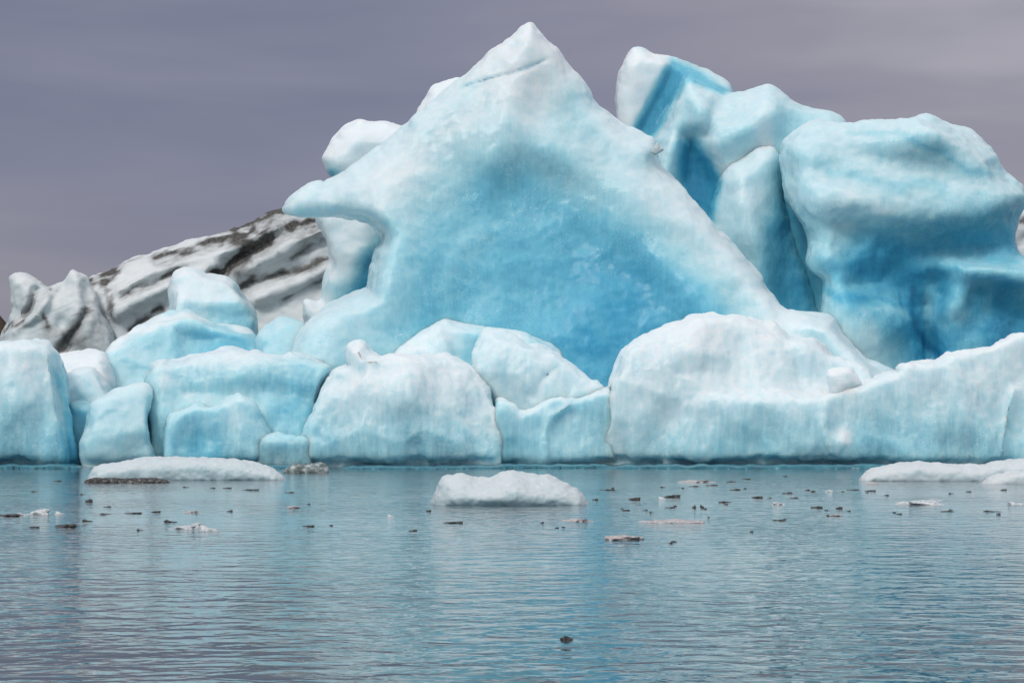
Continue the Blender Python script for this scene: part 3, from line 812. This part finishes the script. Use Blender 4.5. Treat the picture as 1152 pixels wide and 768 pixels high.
crumbs = {
    'dark ice crumbs by the left floe': ('tiny dark ice crumb on the water left of the two-humped floe', [
        (96, 586, 11, 4), (101, 564, 7, 6), (40, 593, 12, 2), (121, 570, 10, 2), (117, 578, 12, 2), (153, 577, 20, 2), (177, 576, 10, 3),
        (259, 575, 9, 3), (156, 596, 7, 3), (349, 592, 14, 3), (373, 591, 4, 2), (347, 567, 5, 2), (208, 548, 7, 2), (257, 549, 9, 2),
        (285, 551, 18, 2), (326, 554, 14, 2), (38, 553, 8, 2), (66, 541, 8, 2), (483, 575, 6, 3), (465, 597, 10, 3), (92, 556, 5, 2), (240, 549, 5, 2)]),
    'dark ice crumbs right of the two-humped floe': ('tiny dark ice crumb on the water right of the two-humped floe', [
        (513, 588, 22, 3), (610, 588, 5, 3), (634, 593, 4, 2), (686, 551, 18, 2), (716, 562, 12, 5), (781, 571, 4, 6), (789, 570, 4, 5), (755, 571, 10, 2), (705, 574, 10, 2), (726, 574, 6, 2),
        (758, 609, 7, 2), (828, 551, 10, 3), (853, 560, 13, 4), (886, 555, 13, 3), (815, 565, 15, 3), (920, 571, 11, 4), (945, 572, 8, 4), (877, 585, 15, 2), (915, 553, 7, 3), (960, 551, 11, 2),
        (981, 552, 12, 2), (1066, 575, 13, 2), (1113, 575, 18, 2), (1012, 578, 5, 2), (804, 546, 10, 2), (781, 547, 11, 2), (823, 542, 12, 2), (841, 539, 9, 2), (884, 536, 5, 2), (894, 560, 10, 2),
        (1069, 555, 5, 2), (998, 557, 4, 2), (846, 598, 4, 2), (931, 580, 4, 3), (797, 582, 3, 3), (1090, 553, 5, 2), (1130, 551, 7, 2), (670, 562, 8, 3), (745, 548, 6, 2)]),
}
rt = random.Random(3)
near = crumbs['dark ice crumbs right of the two-humped floe'][1]
near += [(u + rt.uniform(-14, 14), v + rt.uniform(-2, 3), rt.uniform(3, 5), rt.uniform(1.5, 2.5)) for (u, v, w, h) in near[2:26]]
n = 0
for grp, (lab, items) in crumbs.items():
    for (u, v, w, h) in items:
        piece('ice_crumb', dark_m[n % 4], u, v, w, h, lab, 'ice crumb', grp, random.uniform(-.5, .5))
        n += 1

# ------------------------------------------------------------------ brown hill far behind on the left
nx, ny = 60, 24
gx = np.linspace(-190, -88, nx); gy = np.linspace(380, 460, ny)
GX, GY = np.meshgrid(gx, gy, indexing='ij')
hh = 44 * np.exp(-((GX + 128) / 30) ** 2) * np.exp(-((GY - 420) / 26) ** 2)
hh = np.maximum(hh + 3 * fbm(np.stack([GX.ravel(), GY.ravel(), 0 * GX.ravel()], 1) * .06, 4).reshape(GX.shape) * (hh / 44), 0) - 1.0
v = np.stack([GX.ravel(), GY.ravel(), hh.ravel()], 1)
q = [(i * ny + j, (i + 1) * ny + j, (i + 1) * ny + j + 1, i * ny + j + 1) for i in range(nx - 1) for j in range(ny - 1)]
tag(mesh_obj('hill', v, q, M_brown), kind='structure')

# ------------------------------------------------------------------ water
def water_material():
    m, N = new_mat('lagoon_water')
    co = N.n('ShaderNodeTexCoord').outputs['Object']
    a = N.noise(N.mapping(co, (1.15, 1.3, 1), (0, 0, .06)), 2.0, 2.5, .5, .3)
    b = N.noise(N.mapping(co, (.6, 1.2, 1), (0, 0, -.1)), .9, 2, .5, .3)
    c = N.noise(co, 9, 2, .5)
    patch = N.rng(N.noise(co, .09, 3, .5), .35, .65, .55, 1.15)
    h = N.m('ADD', N.m('MULTIPLY', a, .042), N.m('MULTIPLY', b, .027))
    h = N.m('ADD', h, N.m('MULTIPLY', c, .002))
    h = N.m('MULTIPLY', h, patch)
    bp = N.n('ShaderNodeBump', {'Strength': 1.0, 'Distance': 1.0, 'Height': h}).outputs[0]
    bs = N.n('ShaderNodeBsdfPrincipled', {'Base Color': (.06, .095, .115, 1), 'Roughness': .06, 'IOR': 1.333, 'Normal': bp})
    N.n('ShaderNodeOutputMaterial', {0: bs.outputs[0]})
    return m


S = 6000
tag(mesh_obj('water', [(-S, -S, 0), (S, -S, 0), (S, S, 0), (-S, S, 0)], [(0, 1, 2, 3)], water_material(), origin=(0, 0, 0)), kind='structure')

# ------------------------------------------------------------------ sky and sun
SUN_EL, SUN_AZ = 44, -150      # azimuth in degrees from +Y (view direction), negative = left
world = bpy.data.worlds.new('World'); scene.world = world
world.use_nodes = True
N = NT(world.node_tree)
sky = N.n('ShaderNodeTexSky', sky_type='NISHITA', sun_disc=False)
sky.sun_elevation = math.radians(SUN_EL); sky.sun_rotation = math.radians(SUN_AZ)
sky.air_density = 1.0; sky.dust_density = 2.0
co = N.n('ShaderNodeTexCoord').outputs['Generated']
sp = N.n('ShaderNodeSeparateXYZ', {0: co})
x, y, z = sp.outputs
# grey-violet cloud deck, drawn out sideways, lighter overhead and behind the viewer
cl = N.noise(N.mapping(co, (3.0, 3.0, 16)), 1.3, 4, .5, .3)
cl2 = N.noise(N.mapping(co, (2.0, 2.0, 7), (0, 0, .4)), 1.7, 3, .5)
side = N.rng(x, -.28, .28)
k = N.m('ADD', N.m('MULTIPLY', N.m('SUBTRACT', cl, .5), 1.25), N.m('MULTIPLY', side, .45))
k = N.m('ADD', k, N.m('MULTIPLY', N.m('SUBTRACT', cl2, .5), .9))
k = N.m('SUBTRACT', k, N.m('MULTIPLY', N.rng(z, .08, .24), N.m('MULTIPLY', N.m('SUBTRACT', 1.0, side), .35)))
dark = N.ramp(N.m('ADD', k, .3, clamp=True), [(0.0, (.18, .19, .28)), (.35, (.235, .238, .318)), (.7, (.30, .285, .345)), (1.0, (.385, .37, .425))])
warm = N.mixc(N.rng(z, .0, .16, .55, 0), dark, (.305, .275, .315))
bright = N.ramp(N.noise(co, 2.2, 5, .55), [(.3, (.62, .66, .72)), (.7, (.86, .88, .92))])
lift = N.m('MAXIMUM', N.rng(z, .58, .90, 0, .85), N.m('MULTIPLY', N.rng(y, .35, -.35), N.rng(z, -.02, .2)))
cloud = N.mixc(lift, warm, bright)
bgA = N.n('ShaderNodeBackground', {0: sky.outputs[0], 1: .1}).outputs[0]
bgB = N.n('ShaderNodeBackground', {0: cloud, 1: 1.0}).outputs[0]
mx = N.n('ShaderNodeMixShader', {0: .93, 1: bgA, 2: bgB}).outputs[0]
N.n('ShaderNodeOutputWorld', {0: mx})

sl = bpy.data.lights.new('sun', 'SUN')
sl.energy = 1.35; sl.angle = math.radians(12); sl.color = (1.0, .97, .93)
so = bpy.data.objects.new('sun', sl); C.objects.link(so)
el, az = math.radians(SUN_EL), math.radians(SUN_AZ)
from mathutils import Vector
d = Vector((math.sin(az) * math.cos(el), math.cos(az) * math.cos(el), math.sin(el)))
so.rotation_euler = (-d).to_track_quat('-Z', 'Y').to_euler()

# ------------------------------------------------------------------ camera
cam = bpy.data.cameras.new('camera')
cam.sensor_width = 36; cam.lens = 36 * F / 1152
cam.shift_y = (HZ - 384) / 1152
cam.clip_end = 12000
co_ = bpy.data.objects.new('camera', cam); C.objects.link(co_)
co_.location = (0, 0, CH); co_.rotation_euler = (math.radians(90), 0, 0)
scene.camera = co_
cy = scene.cycles
cy.max_bounces = 5; cy.diffuse_bounces = 3; cy.glossy_bounces = 3; cy.transmission_bounces = 4
vs = scene.view_settings
vs.view_transform = 'Standard'; vs.look = 'None'; vs.exposure = 0.0; vs.gamma = 1.0
vs.use_curve_mapping = False
